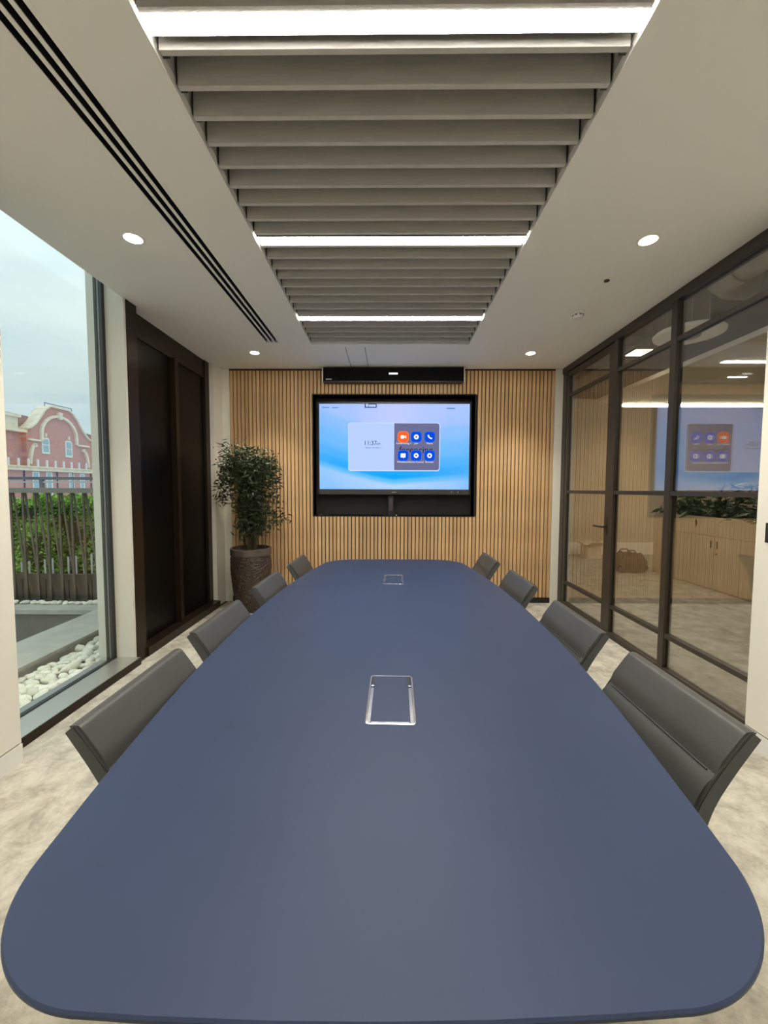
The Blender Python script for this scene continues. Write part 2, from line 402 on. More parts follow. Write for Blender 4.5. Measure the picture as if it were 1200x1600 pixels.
for y0, y1 in ((2.24, 3.04), (3.10, 3.80)):
    zs = [.05] + [z for z in TZ] + [2.83]
    for z in TZ: gpart('glazing_bar', M_STEEL, GX0 + .004, GX1 - .004, y0, y1, z, z + .034, .002)
    for a, b in zip(zs, zs[1:]):
        gpart('pane', M_GLASS_IN, XR + .010, XR + .022, y0, y1, a + (.034 if a > .1 else 0), b, 0)
gd = struct(empty('door_1', (XR, 4.3, 0)), 'glazed steel door with black lever handle beside the slat wall', 'door')
def gdp(name, m, x0, x1, y0, y1, z0, z1, bev=.003, par=None):
    mb = B(x0, x1, y0, y1, z0, z1)
    if bev: mb.bevel(bev, 1)
    return mb.build(name, m, par or gd, loc=(-XR, -4.3, 0))
gdp('stile', M_STEEL, GX0 + .004, GX1 - .004, 3.865, 3.945, .012, 2.82)
gdp('stile', M_STEEL, GX0 + .004, GX1 - .004, 4.80, 4.855, .012, 2.82)
gdp('rail', M_STEEL, GX0 + .004, GX1 - .004, 3.945, 4.80, .012, .07)
gdp('rail', M_STEEL, GX0 + .004, GX1 - .004, 3.945, 4.80, 2.77, 2.82)
for z in TZ: gdp('glazing_bar', M_STEEL, GX0 + .006, GX1 - .006, 3.945, 4.80, z, z + .034, .002)
zs = [.07] + list(TZ) + [2.77]
for a, b in zip(zs, zs[1:]): gdp('pane', M_GLASS_IN, XR + .010, XR + .022, 3.945, 4.80, a + (.034 if a > .1 else 0), b, 0)
h = MB(); h.tube([(0, 0, 0), (-.05, 0, 0), (-.055, .01, 0), (-.055, .13, 0)], .009, 10); h.lathe([(.026, 0), (.026, .008)], 18)
hd = put('lever_handle', h.mesh('lever_handle', M_BLACK, True), gd, (GX0 + .004 - XR, 3.905 - 4.3, 1.065))
h = MB(); h.tube([(0, 0, 0), (.05, 0, 0), (.055, .01, 0), (.055, .13, 0)], .009, 10)
put('lever_handle', h.mesh('lever_handle', M_BLACK, True), gd, (GX1 - .004 - XR, 3.905 - 4.3, 1.065))
gdp('lock_plate', M_BLACK, GX0 + .001, GX0 + .006, 3.885, 3.925, .99, 1.16, .001)

# ------------------------------------------------------------------ ceiling fittings
LY = [(-11, 'light strip across the ceiling baffles directly overhead'), (-2, 'largest nearest glowing light strip across the ceiling baffles'),
      (7, 'middle glowing light strip between the ceiling baffles'), (16, 'farthest glowing light strip near the oak slat wall')]
for k, lab in LY:
    y = 1.545 + PITCH_S * (k + .5) - (.022 if k < 0 else 0)
    r_ = tag(empty('linear_light', (0.011, y, CZ + .012)), lab, 'light', 'linear ceiling lights')
    ln = (TX1 - TX0) / 2 - .008
    hb = MB(); hb.box(-ln, ln, -.033, -.030, -.008, .10).box(-ln, ln, .030, .033, -.008, .10).box(-ln, ln, -.030, .030, .024, .028)
    hb.box(-ln - .004, -ln, -.033, .033, .024, .10).box(ln, ln + .004, -.033, .033, .024, .10)
    hb.build('housing', M_CHAR, r_)
    MB().box(-ln + .001, ln - .001, -.030, .030, -.010, .024).build('diffuser', M_LIGHT, r_)

sd = tag(empty('slot_diffuser', ((SX0+SX1)/2, (SY0+SY1)/2, CZ)), 'long air diffuser with three black slots in the ceiling', 'air vent')
cxs, cys = (SX0+SX1)/2, (SY0+SY1)/2
def sdp(name, m, x0, x1, y0, y1, z0, z1): return B(x0 - cxs, x1 - cxs, y0 - cys, y1 - cys, z0, z1).build(name, m, sd)
edges = [SX0]; sw = .029; gap = (SX1 - SX0 - 3 * sw) / 4
xx = SX0
for i in range(4):
    sdp('blade', M_CEIL, xx, xx + gap, SY0, SY1, -.001, .003); sdp('channel_wall', M_MATBLACK, xx, xx + gap, SY0, SY1, .003, .075)
    if i < 3: sdp('slot', M_MATBLACK, xx + gap, xx + gap + sw, SY0, SY1, .068, .075)
    xx += gap + sw
sdp('plenum', M_MATBLACK, SX0, SX1, SY0, SY1, .075, .10)

def downlight(x, y, label):
    r_ = tag(empty('downlight', (x, y, CZ)), label, 'downlight', 'recessed ceiling downlights')
    MB().lathe([(.060, 0), (.060, -.003), (.050, -.005), (.048, -.001)], 32).build('trim_ring', M_WHITEP, r_, True)
    MB().lathe([(.042, -.0065), (.042, -.0015)], 32).build('lens', M_DOWN, r_)
    ld = bpy.data.lights.new('downlight_beam', 'SPOT'); ld.energy = DOWN_WATT; ld.color = (1.0, .91, .73); ld.spot_size = math.radians(86); ld.spot_blend = 1.0; ld.shadow_soft_size = .045
    lo = bpy.data.objects.new('downlight_beam', ld); COL.objects.link(lo); lo.parent = r_; lo.location = (0, 0, -.055)
downlight(-1.507, 2.41, 'recessed downlight beside the black slot diffuser, near the window')
downlight(1.525, 2.44, 'recessed downlight near the glass partition, the nearer one on that side')
downlight(-1.45, 4.37, 'recessed downlight above the potted plant')
downlight(1.532, 4.39, 'recessed downlight above the oak slats near the glass door')
downlight(-1.507, .46, 'recessed downlight overhead on the window side')
downlight(1.525, .46, 'recessed downlight overhead on the glass partition side')

sdr = tag(empty('smoke_detector', (1.575, 3.41, CZ)), 'small white round smoke detector on the ceiling', 'smoke detector')
MB().lathe([(.052, 0), (.052, -.014), (.047, -.017)], 28).build('base', M_WHITEP, sdr, True)
MB().lathe([(.040, -.017), (.042, -.032), (.034, -.046), (.018, -.049)], 28).build('sensor_head', M_WHITEP, sdr, True)
for k in range(8):
    a = 2*PI*k/8
    put('vent_slot', B(-.004, .004, -.008, .008, -.004, .004).mesh('vent_slot', M_CHAR), sdr, (.039*math.cos(a), .039*math.sin(a), -.025), (0, 0, a))
sp = tag(empty('sprinkler', (1.526, 2.886, CZ)), 'small flush metal sprinkler disc in the ceiling', 'sprinkler')
MB().lathe([(.034, 0), (.034, -.003), (.026, -.004)], 24).build('rosette', M_CEIL, sp, True)
MB().lathe([(.018, -.004), (.018, -.012), (.012, -.014)], 20).build('cap', M_CHAR, sp, True)

# ------------------------------------------------------------------ sound bar and screen on the end wall
sb = tag(empty('sound_bar', (.057, D - .05, 2.717)), 'long black camera and sound bar above the screen', 'sound bar')
MB().box(-.848, .848, -.05, .05, 0, .172).bevel(.006, 2).build('body', M_BLACK, sb, True)
MB().box(-.842, .842, -.054, -.05, .012, .165).build('grille', mat('speaker_cloth', (.004, .0035, .0035), .9, spec=.2), sb)
for s in (-1, 1): B(min(s*.848, s*.858), max(s*.848, s*.858), -.052, .05, 0, .172).build('end_cap', M_WHITEP, sb)
MB().box(-.054, .054, -.0565, -.054, .086, .106).bevel(.001, 1).build('white_bar', emis('white_bar_emission', (1, 1, 1), 1.2), sb)  # small white bar at the middle of the front, emissive material
MB().box(-.812, -.742, -.0565, -.054, .022, .036).build('badge', mat('badge_grey', (.45, .45, .45), .4), sb)
B(-.06, .06, .03, .052, .05, .15).build('wall_bracket', M_CHAR, sb)

TVX, TVW = .0735, 1.869; TZ0, TZ1 = 1.425, 2.483
tv = tag(empty('television', (TVX, D + .03, 1.361)), 'large wall screen showing blue desktop with clock and app icons', 'television')
zo = 1.361
def screen_mat():
    m = bpy.data.materials.new('screen_wallpaper'); m.use_nodes = True; n = m.node_tree; n.nodes.clear(); l = n.links.new
    o = n.nodes.new('ShaderNodeOutputMaterial'); e = n.nodes.new('ShaderNodeEmission'); e.inputs[1].default_value = SCREEN; l(e.outputs[0], o.inputs[0])
    t = n.nodes.new('ShaderNodeTexCoord'); s = n.nodes.new('ShaderNodeSeparateXYZ'); l(t.outputs['Object'], s.inputs[0])
    def math_(op, a, b=None, c_=None):
        q = n.nodes.new('ShaderNodeMath'); q.operation = op
        for i, v in enumerate((a, b, c_)):
            if v is None: continue
            if isinstance(v, (int, float)): q.inputs[i].default_value = v
            else: l(v, q.inputs[i])
        return q.outputs[0]
    ax = math_('ABSOLUTE', s.outputs['X'])
    # bright blue wave: high at the left edge, dipping to the middle, low on the right
    lf = math_('MAXIMUM', math_('MULTIPLY', s.outputs['X'], -1.0), 0.0)
    rt = math_('MAXIMUM', s.outputs['X'], 0.0)
    base_ = math_('MULTIPLY_ADD', math_('POWER', lf, 1.3), .24, math_('MULTIPLY_ADD', rt, .07, .15))
    v = math_('ADD', math_('SUBTRACT', math_('MULTIPLY', s.outputs['Z'], .945), base_), .40)
    r = n.nodes.new('ShaderNodeValToRGB'); cr_ = r.color_ramp; cr_.interpolation = 'EASE'
    stops = [(0.0, (150, 195, 255)), (.28, (172, 205, 255)), (.345, (95, 185, 252)), (.385, (10, 160, 248)), (.43, (20, 162, 248)), (.50, (70, 172, 248)), (.66, (116, 184, 250)), (.90, (155, 192, 248)), (1.0, (184, 197, 246))]
    while len(cr_.elements) < len(stops): cr_.elements.new(.5)
    for el, (p, c_) in zip(cr_.elements, stops): el.position = p; el.color = (*srgb(*c_), 1)
    l(v, r.inputs[0])
    nz = n.nodes.new('ShaderNodeTexNoise'); nz.inputs['Scale'].default_value = 1.6; l(t.outputs['Object'], nz.inputs['Vector'])
    mx = n.nodes.new('ShaderNodeMixRGB'); mx.inputs[2].default_value = (*srgb(96, 174, 248), 1)
    l(math_('MULTIPLY', math_('MULTIPLY', ax, 1.0), nz.outputs['Fac']), mx.inputs[0]); l(r.outputs[0], mx.inputs[1]); l(mx.outputs[0], e.inputs[0])
    return m
SCREEN = 1.12
bz = MB(); hw = TVW / 2
bz.box(-hw - .018, hw + .018, -.004, .10, TZ1 - zo, TZ1 - zo + .022).box(-hw - .018, -hw, -.004, .10, 0, TZ1 - zo).box(hw, hw + .018, -.004, .10, 0, TZ1 - zo).box(-hw, hw, .02, .10, 0, TZ1 - zo)
bz.build('bezel', M_BLACK, tv)
B(-hw, hw, -.006, .02, 0, TZ0 - zo).bevel(.003, 1).build('chin', M_CHAR, tv)
for bx in (.72, .80): MB().lathe([(.007, 0), (.007, .003)], 12).move(Matrix.Rotation(PI/2, 4, 'X')).build('button', M_GREYMETAL, tv, loc=(bx, -.006, .032))
B(-.03, .03, -.0075, -.006, .024, .032).build('maker_badge', M_GREYMETAL, tv)
scr = B(-hw, hw, 0, .012, 0, TZ1 - TZ0).build('screen', screen_mat(), tv, loc=(0, .004, TZ0 - zo))
SH = TZ1 - TZ0
def spx(px, py):   # photo pixel inside the picture area -> local position on the screen's own face
    return ((px - 498) / 235 * TVW - hw, (765.5 - py) / 135.5 * SH)
def rrect(x0, x1, z0, z1, r, corners=(1, 1, 1, 1)):
    pts = []
    for (cx_, cz_, a0, on) in ((x1 - r, z1 - r, 0, corners[0]), (x0 + r, z1 - r, 90, corners[1]), (x0 + r, z0 + r, 180, corners[2]), (x1 - r, z0 + r, 270, corners[3])):
        if not on: pts.append((cx_ + r * (1 if a0 in (0, 270) else -1), cz_ + r * (1 if a0 in (0, 90) else -1))); continue
        for k in range(7):
            a = math.radians(a0 + 15 * k); pts.append((cx_ + r * math.cos(a), cz_ + r * math.sin(a)))
    return pts
def screen_patch(name, pts, m, lift): return MB().prism(pts, -.0005, 'y', -lift).build(name, m, scr)
E_PANEL = emis('clock_panel', srgb(178, 200, 250), SCREEN); E_EDGE = emis('panel_edge', srgb(205, 222, 255), SCREEN)
E_GREY = emis('app_panel', srgb(110, 112, 150), 1.0); E_BLUE = emis('icon_blue', srgb(10, 80, 225), 1.0); E_ORANGE = emis('icon_orange', srgb(252, 100, 45), 1.05)
E_RING = emis('icon_ring', srgb(80, 120, 230), 1.0); E_WHITE = emis('screen_white', (1, 1, 1), 1.05); E_DARK = emis('screen_dark', srgb(55, 65, 95), 1.0); E_INK = emis('screen_ink', srgb(28, 30, 62), 1.0)
x0, z1 = spx(544, 660.5); x1, z0 = spx(686, 735)
xm, _ = spx(615.5, 700)
screen_patch('panel_edge', rrect(x0 - .006, x1 + .008, z0 - .01, z1 + .006, .032), E_EDGE, .0012)
screen_patch('clock_panel', rrect(x0, xm, z0, z1, .028, (0, 1, 1, 0)), E_PANEL, .0022)
screen_patch('app_panel', rrect(xm, x1, z0, z1, .028, (1, 0, 0, 1)), E_GREY, .0022)
def word(s, px, py, size, m, lift, name='lettering', bold=False, sx=1.0):
    x, z = spx(px, py)
    return put(name, text_mesh(s, size, m, name), scr, (x, -lift, z), (PI/2, 0, 0), (sx, 1, 1))
word('11:37', 578, 692, .078, E_DARK, .0034, sx=.95); word('AM', 590.5, 693.3, .036, E_DARK, .0034)
word('Monday, November 11', 583, 699.3, .022, E_DARK, .0034)
word('ferencing', 649.5, 703, .118, E_INK, .0034, sx=.96)
icons = [(629.5, 682, 'Conferencing +', 'camera'), (650, 682, 'Join', 'ring'), (671, 682, 'Phone', 'phone'), (629.5, 711.5, 'Whiteboard', 'board'), (650, 711.5, 'Device Control', 'ring'), (671, 711.5, 'Browser', 'globe')]
for i, (px, py, lab, kind) in enumerate(icons):
    x, z = spx(px, py); r = .064
    screen_patch('icon_ring', rrect(x - r - .006, x + r + .006, z - r - .006, z + r + .006, .042), E_RING if i else emis('icon_ring_orange', srgb(255, 140, 95), 1.0), .0044)
    screen_patch('app_icon', rrect(x - r, x + r, z - r, z + r, .038), E_BLUE if i else E_ORANGE, .0054)
    if kind == 'camera':
        screen_patch('glyph', rrect(x - .034, x + .014, z - .021, z + .021, .014), E_WHITE, .0064)
        screen_patch('glyph', [(x + .016, z - .006), (x + .036, z - .02), (x + .036, z + .02), (x + .016, z + .006)], E_WHITE, .0064)
    elif kind == 'board':
        screen_patch('glyph', rrect(x - .031, x + .031, z - .024, z + .026, .006), E_WHITE, .0064)
        screen_patch('glyph', [(x - .004, z - .022), (x + .008, z - .036), (x + .008, z - .022)], E_WHITE, .0064)
    elif kind == 'phone':
        pts = [(x + .034 * math.cos(a) + .014, z + .034 * math.sin(a) + .012) for a in [math.radians(185 + 8.5 * k) for k in range(11)]]
        pts += [(x + .018 * math.cos(a) + .014, z + .018 * math.sin(a) + .012) for a in [math.radians(270 - 8.5 * k) for k in range(11)]]
        screen_patch('glyph', pts, E_WHITE, .0064)
        screen_patch('glyph', rrect(x - .026, x - .008, z + .004, z + .026, .006), E_WHITE, .0068); screen_patch('glyph', rrect(x + .008, x + .030, z - .026, z - .010, .006), E_WHITE, .0068)
    else:
        screen_patch('glyph', [(x + .030 * math.cos(2*PI*k/24), z + .030 * math.sin(2*PI*k/24)) for k in range(24)], E_WHITE, .0064)
        screen_patch('glyph', [(x + .011 * math.cos(2*PI*k/16), z + (.011 if kind == 'ring' else .016) * math.sin(2*PI*k/16)) for k in range(16)], E_BLUE, .0074)
    word(lab, px + (1 if i == 0 else 0), py + 10.3, .030, E_WHITE, .0044)
x, z = spx(578.5, 632.6); screen_patch('status_box', rrect(x - .075, x + .075, z - .028, z + .028, .004), E_DARK, .0022)
screen_patch('status_box', rrect(x - .062, x - .030, z - .016, z + .022, .004), E_PANEL, .0032); screen_patch('status_box', rrect(x - .024, x + .064, z - .016, z + .012, .004), E_PANEL, .0032)
E_FAINT = emis('faint_menu', srgb(95, 140, 215), 1.0)
for pa, pb, py in ((502, 514, 635.7), (518, 528, 635.9), (697, 710, 637)):
    xa, z = spx(pa, py); xb, _ = spx(pb, py); screen_patch('menu_line', [(xa, z - .006), (xb, z - .006), (xb, z + .006), (xa, z + .006)], E_FAINT, .0022)
# small device and cable tray in the niche under the screen
ds = tag(empty('dock_device', (.035, D + .10, NZ0)), 'small black upright device in the niche under the screen', 'device')
MB().box(-.10, .10, -.05, .05, 0, .012).bevel(.003, 1).build('foot', M_MATBLACK, ds)
MB().box(-.036, .036, -.03, .03, .012, .245).bevel(.006, 2).build('body', M_BLACK, ds)
MB().box(-.024, .022, -.034, -.03, .06, .215).build('face', mat('dark_purple_plastic', (.045, .04, .05), .4), ds)
MB().box(.065, .075, -.052, -.048, .002, .008).build('led', emis('amber_led', (1, .8, .3), 1.5), ds)
pl = tag(empty('power_lead', (-.85, D + .02, NZ0)), 'small black cable plug lying at the niche corner', 'cable')
MB().box(-.025, .025, -.012, .012, 0, .018).bevel(.004, 2).build('plug', M_CHAR, pl)
MB().tube([(.02, 0, .009), (.06, .03, .008), (.10, .08, .008), (.2, .13, .008), (.45, .14, .008)], .004, 6).build('lead', M_CHAR, pl, True)

wc = tag(empty('wall_control', (2.03, 2.072, 1.15)), 'black rounded control panel on the near right wall', 'control panel')
MB().box(-.014, 0, -.06, .06, 0, .105).bevel(.006, 3).build('panel_body', M_BLACK, wc, True)
MB().box(-.016, -.014, -.05, .05, .010, .095).build('touch_face', M_CHAR, wc)

# ------------------------------------------------------------------ table
TH = .74
TBX, TBY, TRZ = .026, 2.165, -.018
tb = tag(empty('conference_table', (TBX, TBY, 0)), 'long navy boat shaped conference table with rounded corners', 'table')
def table_outline(grow=0.):
    r = .26
    inner = []
    HL = 1.682 - r
    for k in range(61):
        y = -HL + 2 * HL * k / 60; hwid = .772 - .170 * (y / 1.69) ** 2 - r
        inner += [(hwid, y), (-hwid, y)]
    we = .772 - .170 * (HL / 1.69) ** 2 - r
    for k in range(41):
        x = -we + 2 * we * k / 40; e = .0115 * (1 - (x / we) ** 2)
        inner += [(x, HL + e), (x, -HL - e)]
    out = []
    for k in range(288):
        a = 2 * PI * k / 288; nx, ny = math.cos(a), math.sin(a)
        p = max(inner, key=lambda q: q[0] * nx + q[1] * ny)
        out.append((p[0] + nx * (r + grow), p[1] + ny * (r + grow)))
    # drop duplicates, densify long chords along the curved sides
    res = []
    for p in out:
        if not res or (abs(p[0]-res[-1][0]) + abs(p[1]-res[-1][1])) > 1e-4: res.append(p)
    return [(x + y * .0179, y + x * .0156) for x, y in res]   # the real top is slightly out of square
tt = MB()
lay = [(-.030, -.034), (-.006, -.016), (0., -.008), (0., -.003), (-.003, 0.)]
rings = []
for g, dz in lay: rings.append([tt.bm.verts.new((x, y, TH + dz)) for x, y in table_outline(g)])
n_ = min(len(r) for r in rings)
for a, b in zip(rings, rings[1:]):
    for i in range(n_): tt.bm.faces.new((a[i], a[(i+1) % n_], b[(i+1) % n_], b[i]))
tt.bm.faces.new(rings[0][::-1]); tt.bm.faces.new(rings[-1])
tt.build('tabletop', M_TABLE, tb, True)
for s in (-1, 1):
    cy = s * .92
    MB().box(-.05, .05, cy - .20, cy + .20, .03, TH - .034).bevel(.01, 2).build('pedestal', M_CHAR, tb)
    MB().tube([(-.52, cy - s*.20, .014), (0, cy, .03), (.58, cy + s*.255, .014)], .016, 10).build('foot_bar', M_CHROME, tb, True)
    MB().box(-.42, .42, cy - .05, cy + .05, TH - .06, TH - .034).build('support_plate', M_CHAR, tb)
B(-.03, .03, -.8, .8, TH - .10, TH - .05).build('spine_beam', M_CHAR, tb)

def power_module(x, y, flip, label):
    r_ = tag(empty('power_module', (x, y, TH), TRZ + (PI if flip else 0)), label, 'power socket', 'flip top power modules in the tabletop')
    W_, L_ = .076, .152
    ring = MB()
    def loop(g, z): return [ring.bm.verts.new((px_, py_, z)) for px_, py_ in rrect(-W_ - g, W_ + g, -L_ - g, L_ + g, .014 + g)]
    Lp = [loop(0, 0), loop(0, .003), loop(-.002, .004), loop(-.005, .004), loop(-.006, .0015), loop(-.006, 0)]
    for a, b in zip(Lp, Lp[1:]):
        for i in range(len(a)): ring.bm.faces.new((a[i], a[(i+1) % len(a)], b[(i+1) % len(a)], b[i]))
    ring.build('frame', M_CHROME, r_, True)
    MB().prism(rrect(-.058, .058, -.138, .143, .004), .0022).build('lid', M_TABLE, r_)
    for s in (-1, 1):
        xa, xb = sorted((s * .0595, s * .0695))
        B(xa, xb, -.142, .062, 0, .0032).bevel(.001, 1).build('side_rail', M_CHROME, r_)
        xa, xb = sorted((s * .056, s * .0695))
        MB().box(xa, xb, .068, .138, .0, .0028).bevel(.001, 1).build('hinge', M_BLACK, r_)
        MB().lathe([(.006, 0), (.006, .004), (.004, .005)], 12, (s * .0645, .075, 0)).build('hinge_pin', M_CHROME, r_, True)
    B(-.056, .056, -.146, -.139, 0, .003).build('edge_strip', M_CHROME, r_)
power_module(.012, 1.272, False, 'chrome framed power flap in the near half of the tabletop')
power_module(.044, 2.99, True, 'small chrome framed power flap at the far end of the tabletop')

# ------------------------------------------------------------------ chairs
def smooth_curve(P, n):
    out = []
    for i in range(len(P) - 1):
        p0, p1, p2, p3 = P[max(i-1, 0)], P[i], P[i+1], P[min(i+2, len(P)-1)]
        for k in range(n):
            t_ = k / n
            out.append(tuple(.5 * ((2*b) + (-a + c_) * t_ + (2*a - 5*b + 4*c_ - d_) * t_**2 + (-a + 3*b - 3*c_ + d_) * t_**3) for a, b, c_, d_ in zip(p0, p1, p2, p3)))
    out.append(P[-1]); return out
def make_chair():
    r_ = empty('conference_chair')
    CW = .252
    front = smooth_curve([(-.175, .44), (-.190, .53), (-.222, .63), (-.270, .715), (-.318, .785), (-.342, .815)], 5)
    rear = []
    for i, (x, z) in enumerate(front):
        a = front[max(i-1, 0)]; b = front[min(i+1, len(front)-1)]
        d_ = Vector((b[0]-a[0], b[1]-a[1])).normalized(); nrm = Vector((-d_.y, d_.x))
        th = .038 - .014 * (i / (len(front)-1)) ** 1.5
        rear.append((x + nrm.x * th, z + nrm.y * th))
    poly = front + rear[::-1]
    MB().prism(poly, 2*CW, 'y', -CW).bevel(.011, 3, .5).build('backrest', M_LEATHER2, r_, True)
    def strip(i0, i1, name, lift, inset=.012):
        pts = []
        seg = front[i0:i1+1]
        for i, (x, z) in enumerate(seg):
            a = seg[max(i-1, 0)]; b = seg[min(i+1, len(seg)-1)]
            d_ = Vector((b[0]-a[0], b[1]-a[1])).normalized(); nrm = Vector((d_.y, -d_.x))
            edge = min(i, len(seg)-1-i) / 2.; l_ = lift * min(1, .35 + .65 * edge)
            pts.append((x + nrm.x * l_, z + nrm.y * l_))
        base = [(x - .01, z) for x, z in seg]
        MB().prism(pts + base[::-1], 2*(CW - inset), 'y', -(CW - inset)).bevel(.005, 2, .7).build(name, M_LEATHER, r_, True)
    strip(0, 14, 'lower_cushion', .012, .006); strip(14, len(front)-1, 'upper_cushion', .013, .004)
    MB().tube([(front[14][0] + .007, -CW + .03, front[14][1]), (front[14][0] + .007, CW - .03, front[14][1])], .0028, 6).build('crease_shade', M_PIPE, r_, True)  # dark tube laid in the back crease to stand in for its shade
    for s in (-1, 1):
        MB().tube([(x + .004, s * (CW - .004), z) for x, z in front[2:]] , .0042, 6).build('piping', M_PIPE, r_, True)
    # seat
    seat = [(-.19, .405), (.23, .415), (.265, .435), (.255, .462), (.20, .472), (-.05, .462), (-.19, .452)]
    MB().prism(seat, 2*CW, 'y', -CW).bevel(.012, 3, .4).build('seat', M_LEATHER2, r_, True)
    # swivel base
    MB().lathe([(.028, .06), (.028, .30), (.045, .38), (.09, .405)], 18).build('column', M_CHROME, r_, True)
    for k in range(4):
        a = PI/4 + k * PI/2; c_, s_ = math.cos(a), math.sin(a)
        MB().tube([(.02*c_, .02*s_, .085), (.15*c_, .15*s_, .065), (.27*c_, .27*s_, .018)], .017, 10, r_end=.011).build('leg', M_CHROME, r_, True)
        MB().lathe([(.016, 0), (.018, .010), (.010, .016)], 12, (.27*c_, .27*s_, 0)).build('glide', M_BLACK, r_, True)
    return r_
ch0 = make_chair()
chairs = [  # x of the top edge, y range, side, label
    (-.766, .908, 1.362, 1, 'grey leather chair nearest the camera on the window side'),
    (-.788, 1.516, 1.983, 1, 'second grey leather chair from the camera on the window side'),
    (-.790, 2.245, 2.69, 1, 'grey leather chair in front of the brown plant pot'),
    (-.755, 2.92, 3.38, 1, 'farthest grey leather chair on the plant side, against the slat wall'),
    (.878, .896, 1.385, -1, 'large grey leather chair nearest the camera on the glass partition side'),
    (.882, 1.536, 2.032, -1, 'second grey leather chair from the camera on the glass side'),
    (.890, 2.30, 2.799, -1, 'third grey leather chair from the camera on the glass side'),
    (.884, 3.071, 3.56, -1, 'farthest grey leather chair on the glass side, near the slat wall')]
for i, (xt, y0, y1, sd_, lab) in enumerate(chairs):
    o = ch0 if i == 0 else copy_tree(ch0)
    o.location = (xt * 1.079 + sd_ * .362, (y0 + y1) / 2 * 1.079, 0)
    o.rotation_euler = (0, 0, (0 if sd_ > 0 else PI) + TRZ * .5)
    tag(o, lab, 'chair', 'chairs around the conference table')

# ------------------------------------------------------------------ bamboo plant
pp = tag(empty('potted_plant', (-1.605, 4.60, 0)), 'bushy dark bamboo plant in tall brown textured pot', 'plant')
prof = [(.13, 0), (.155, .02), (.185, .15), (.212, .32), (.226, .48), (.229, .58), (.222, .655)]
pot = MB(); seg = 84; rows = []
P2 = smooth_curve(prof, 10)
for j, (r, z) in enumerate(P2):
    ring = []
    for i in range(seg):
        a = 2*PI*i/seg
        rr = r + (random.uniform(-.006, .005) if 2 < j < len(P2)-2 else 0)
        ring.append(pot.bm.verts.new((rr*math.cos(a), rr*math.sin(a), z)))
    rows.append(ring)
for a, b in zip(rows, rows[1:]):
    for i in range(seg): pot.bm.faces.new((a[i], a[(i+1) % seg], b[(i+1) % seg], b[i]))
pot.bm.faces.new(rows[0][::-1])
pot.build('pot', M_POT, pp)
MB().lathe([(.222, .655), (.231, .662), (.231, .735), (.224, .742), (.205, .740), (.203, .66)], 48, cap=False).build('pot_rim', M_POTRIM, pp, True)
MB().lathe([(.204, .66), (.204, .70), (.05, .715)], 32).build('soil', M_SOIL, pp, True)
rnd = random.Random(3); spots = []
for k in range(26):
    a = rnd.uniform(0, 2*PI); r0 = rnd.uniform(0, .08); r1 = rnd.uniform(.05, .30); h = rnd.uniform(1.25, 1.92) if k > 5 else rnd.uniform(1.05, 1.4)
    lim = .33
    ex, ey = r1*math.cos(a), r1*math.sin(a)*.75 - .04
    pts = [(r0*math.cos(a), r0*math.sin(a), .69), (r0*1.2*math.cos(a) + ex*.12, r0*math.sin(a) + ey*.12, .95), (ex*.45, ey*.45, .69 + (h-.69)*.6), (ex, ey, h)]
    cv = smooth_curve(pts, 5)
    MB().tube(cv, .0065, 6, r_end=.0025).build('stem', M_STEM, pp, True)
    for p in cv[5:]:
        f_ = (p[2] - .75) / 1.15
        for _ in range(int(5 + 26 * max(0, f_))):
            q = (p[0] + rnd.gauss(0, .035 + .045*f_), p[1] + rnd.gauss(0, .03 + .035*f_), p[2] + rnd.gauss(0, .05))
            if q[1] < .30 and q[0] > -.40: spots.append(q)
for _ in range(2700):
    a = rnd.uniform(0, 2*PI); r = .35 * math.sqrt(rnd.random()); spots.append((r*math.cos(a)*1.0, min(.28, r*math.sin(a)*.75 - .04), min(1.90, 1.70 + rnd.gauss(0, .115)) - .25 * (r/.35) ** 2 * rnd.random()))
for bx, bz, n in ((.36, 1.10, 70), (.30, 1.16, 50), (-.30, 1.34, 60), (.24, 1.02, 40)):
    for _ in range(n): spots.append((bx + rnd.gauss(0, .05), -.05 + rnd.gauss(0, .05), bz + rnd.gauss(0, .045)))
me = leaf_cloud(spots, .068, .26, .25, rnd); me.materials.append(M_LEAF); fo = put('foliage', me, pp); fo['kind'] = 'stuff'

# ------------------------------------------------------------------ office beyond the glass
struct(B(2.2, 9.0, 8.8, 9.0, 0, 3.4).build('wall_office_far', mat('office_wall_paint', (.52, .455, .35), .8)), 'beige far wall of the office beyond the glass', 'wall')
struct(B(9.0, 9.1, -1.3, 9.0, 0, 3.4).build('wall_office_right', M_CABINET), 'beige side wall of the office beyond the glass', 'wall')
struct(B(2.3, 9.0, -1.4, -1.3, 0, 3.4).build('wall_office_near', M_CREAM), 'near wall of the office beyond the glass', 'wall')
struct(B(2.2, 2.3, D + .35, 8.8, 0, 3.4).build('wall_office_left', M_CREAM), 'office wall behind the slat wall, beyond the glass door', 'wall')
struct(B(2.2, 9.0, 8.775, 8.8, 0, .27).bevel(.004, 1).build('baseboard_office', M_WHITEP), 'tall white skirting along the far office wall', 'baseboard')
struct(B(2.2, 9.0, -1.4, 9.0, 3.4, 3.5).build('ceiling_office', M_DARKCEIL), 'dark exposed ceiling soffit above the corridor beyond the glass', 'ceiling')
dc = struct(B(3.16, 9.0, -1.3, 6.24, 2.75, 2.80).build('ceiling_office_dropped', M_OFFCEIL), 'lower beige ceiling beside the dark soffit beyond the glass', 'ceiling')
ol = tag(empty('office_light_strip', (5.0, 6.28, 2.72)), 'long glowing light strip running across the office beyond the glass', 'light')
MB().box(-1.42, 2.6, -.035, .035, .03, .09).build('housing', M_CHAR, ol); MB().box(-1.41, 2.59, -.03, .03, 0, .03).build('diffuser', M_OFFLIGHT, ol)
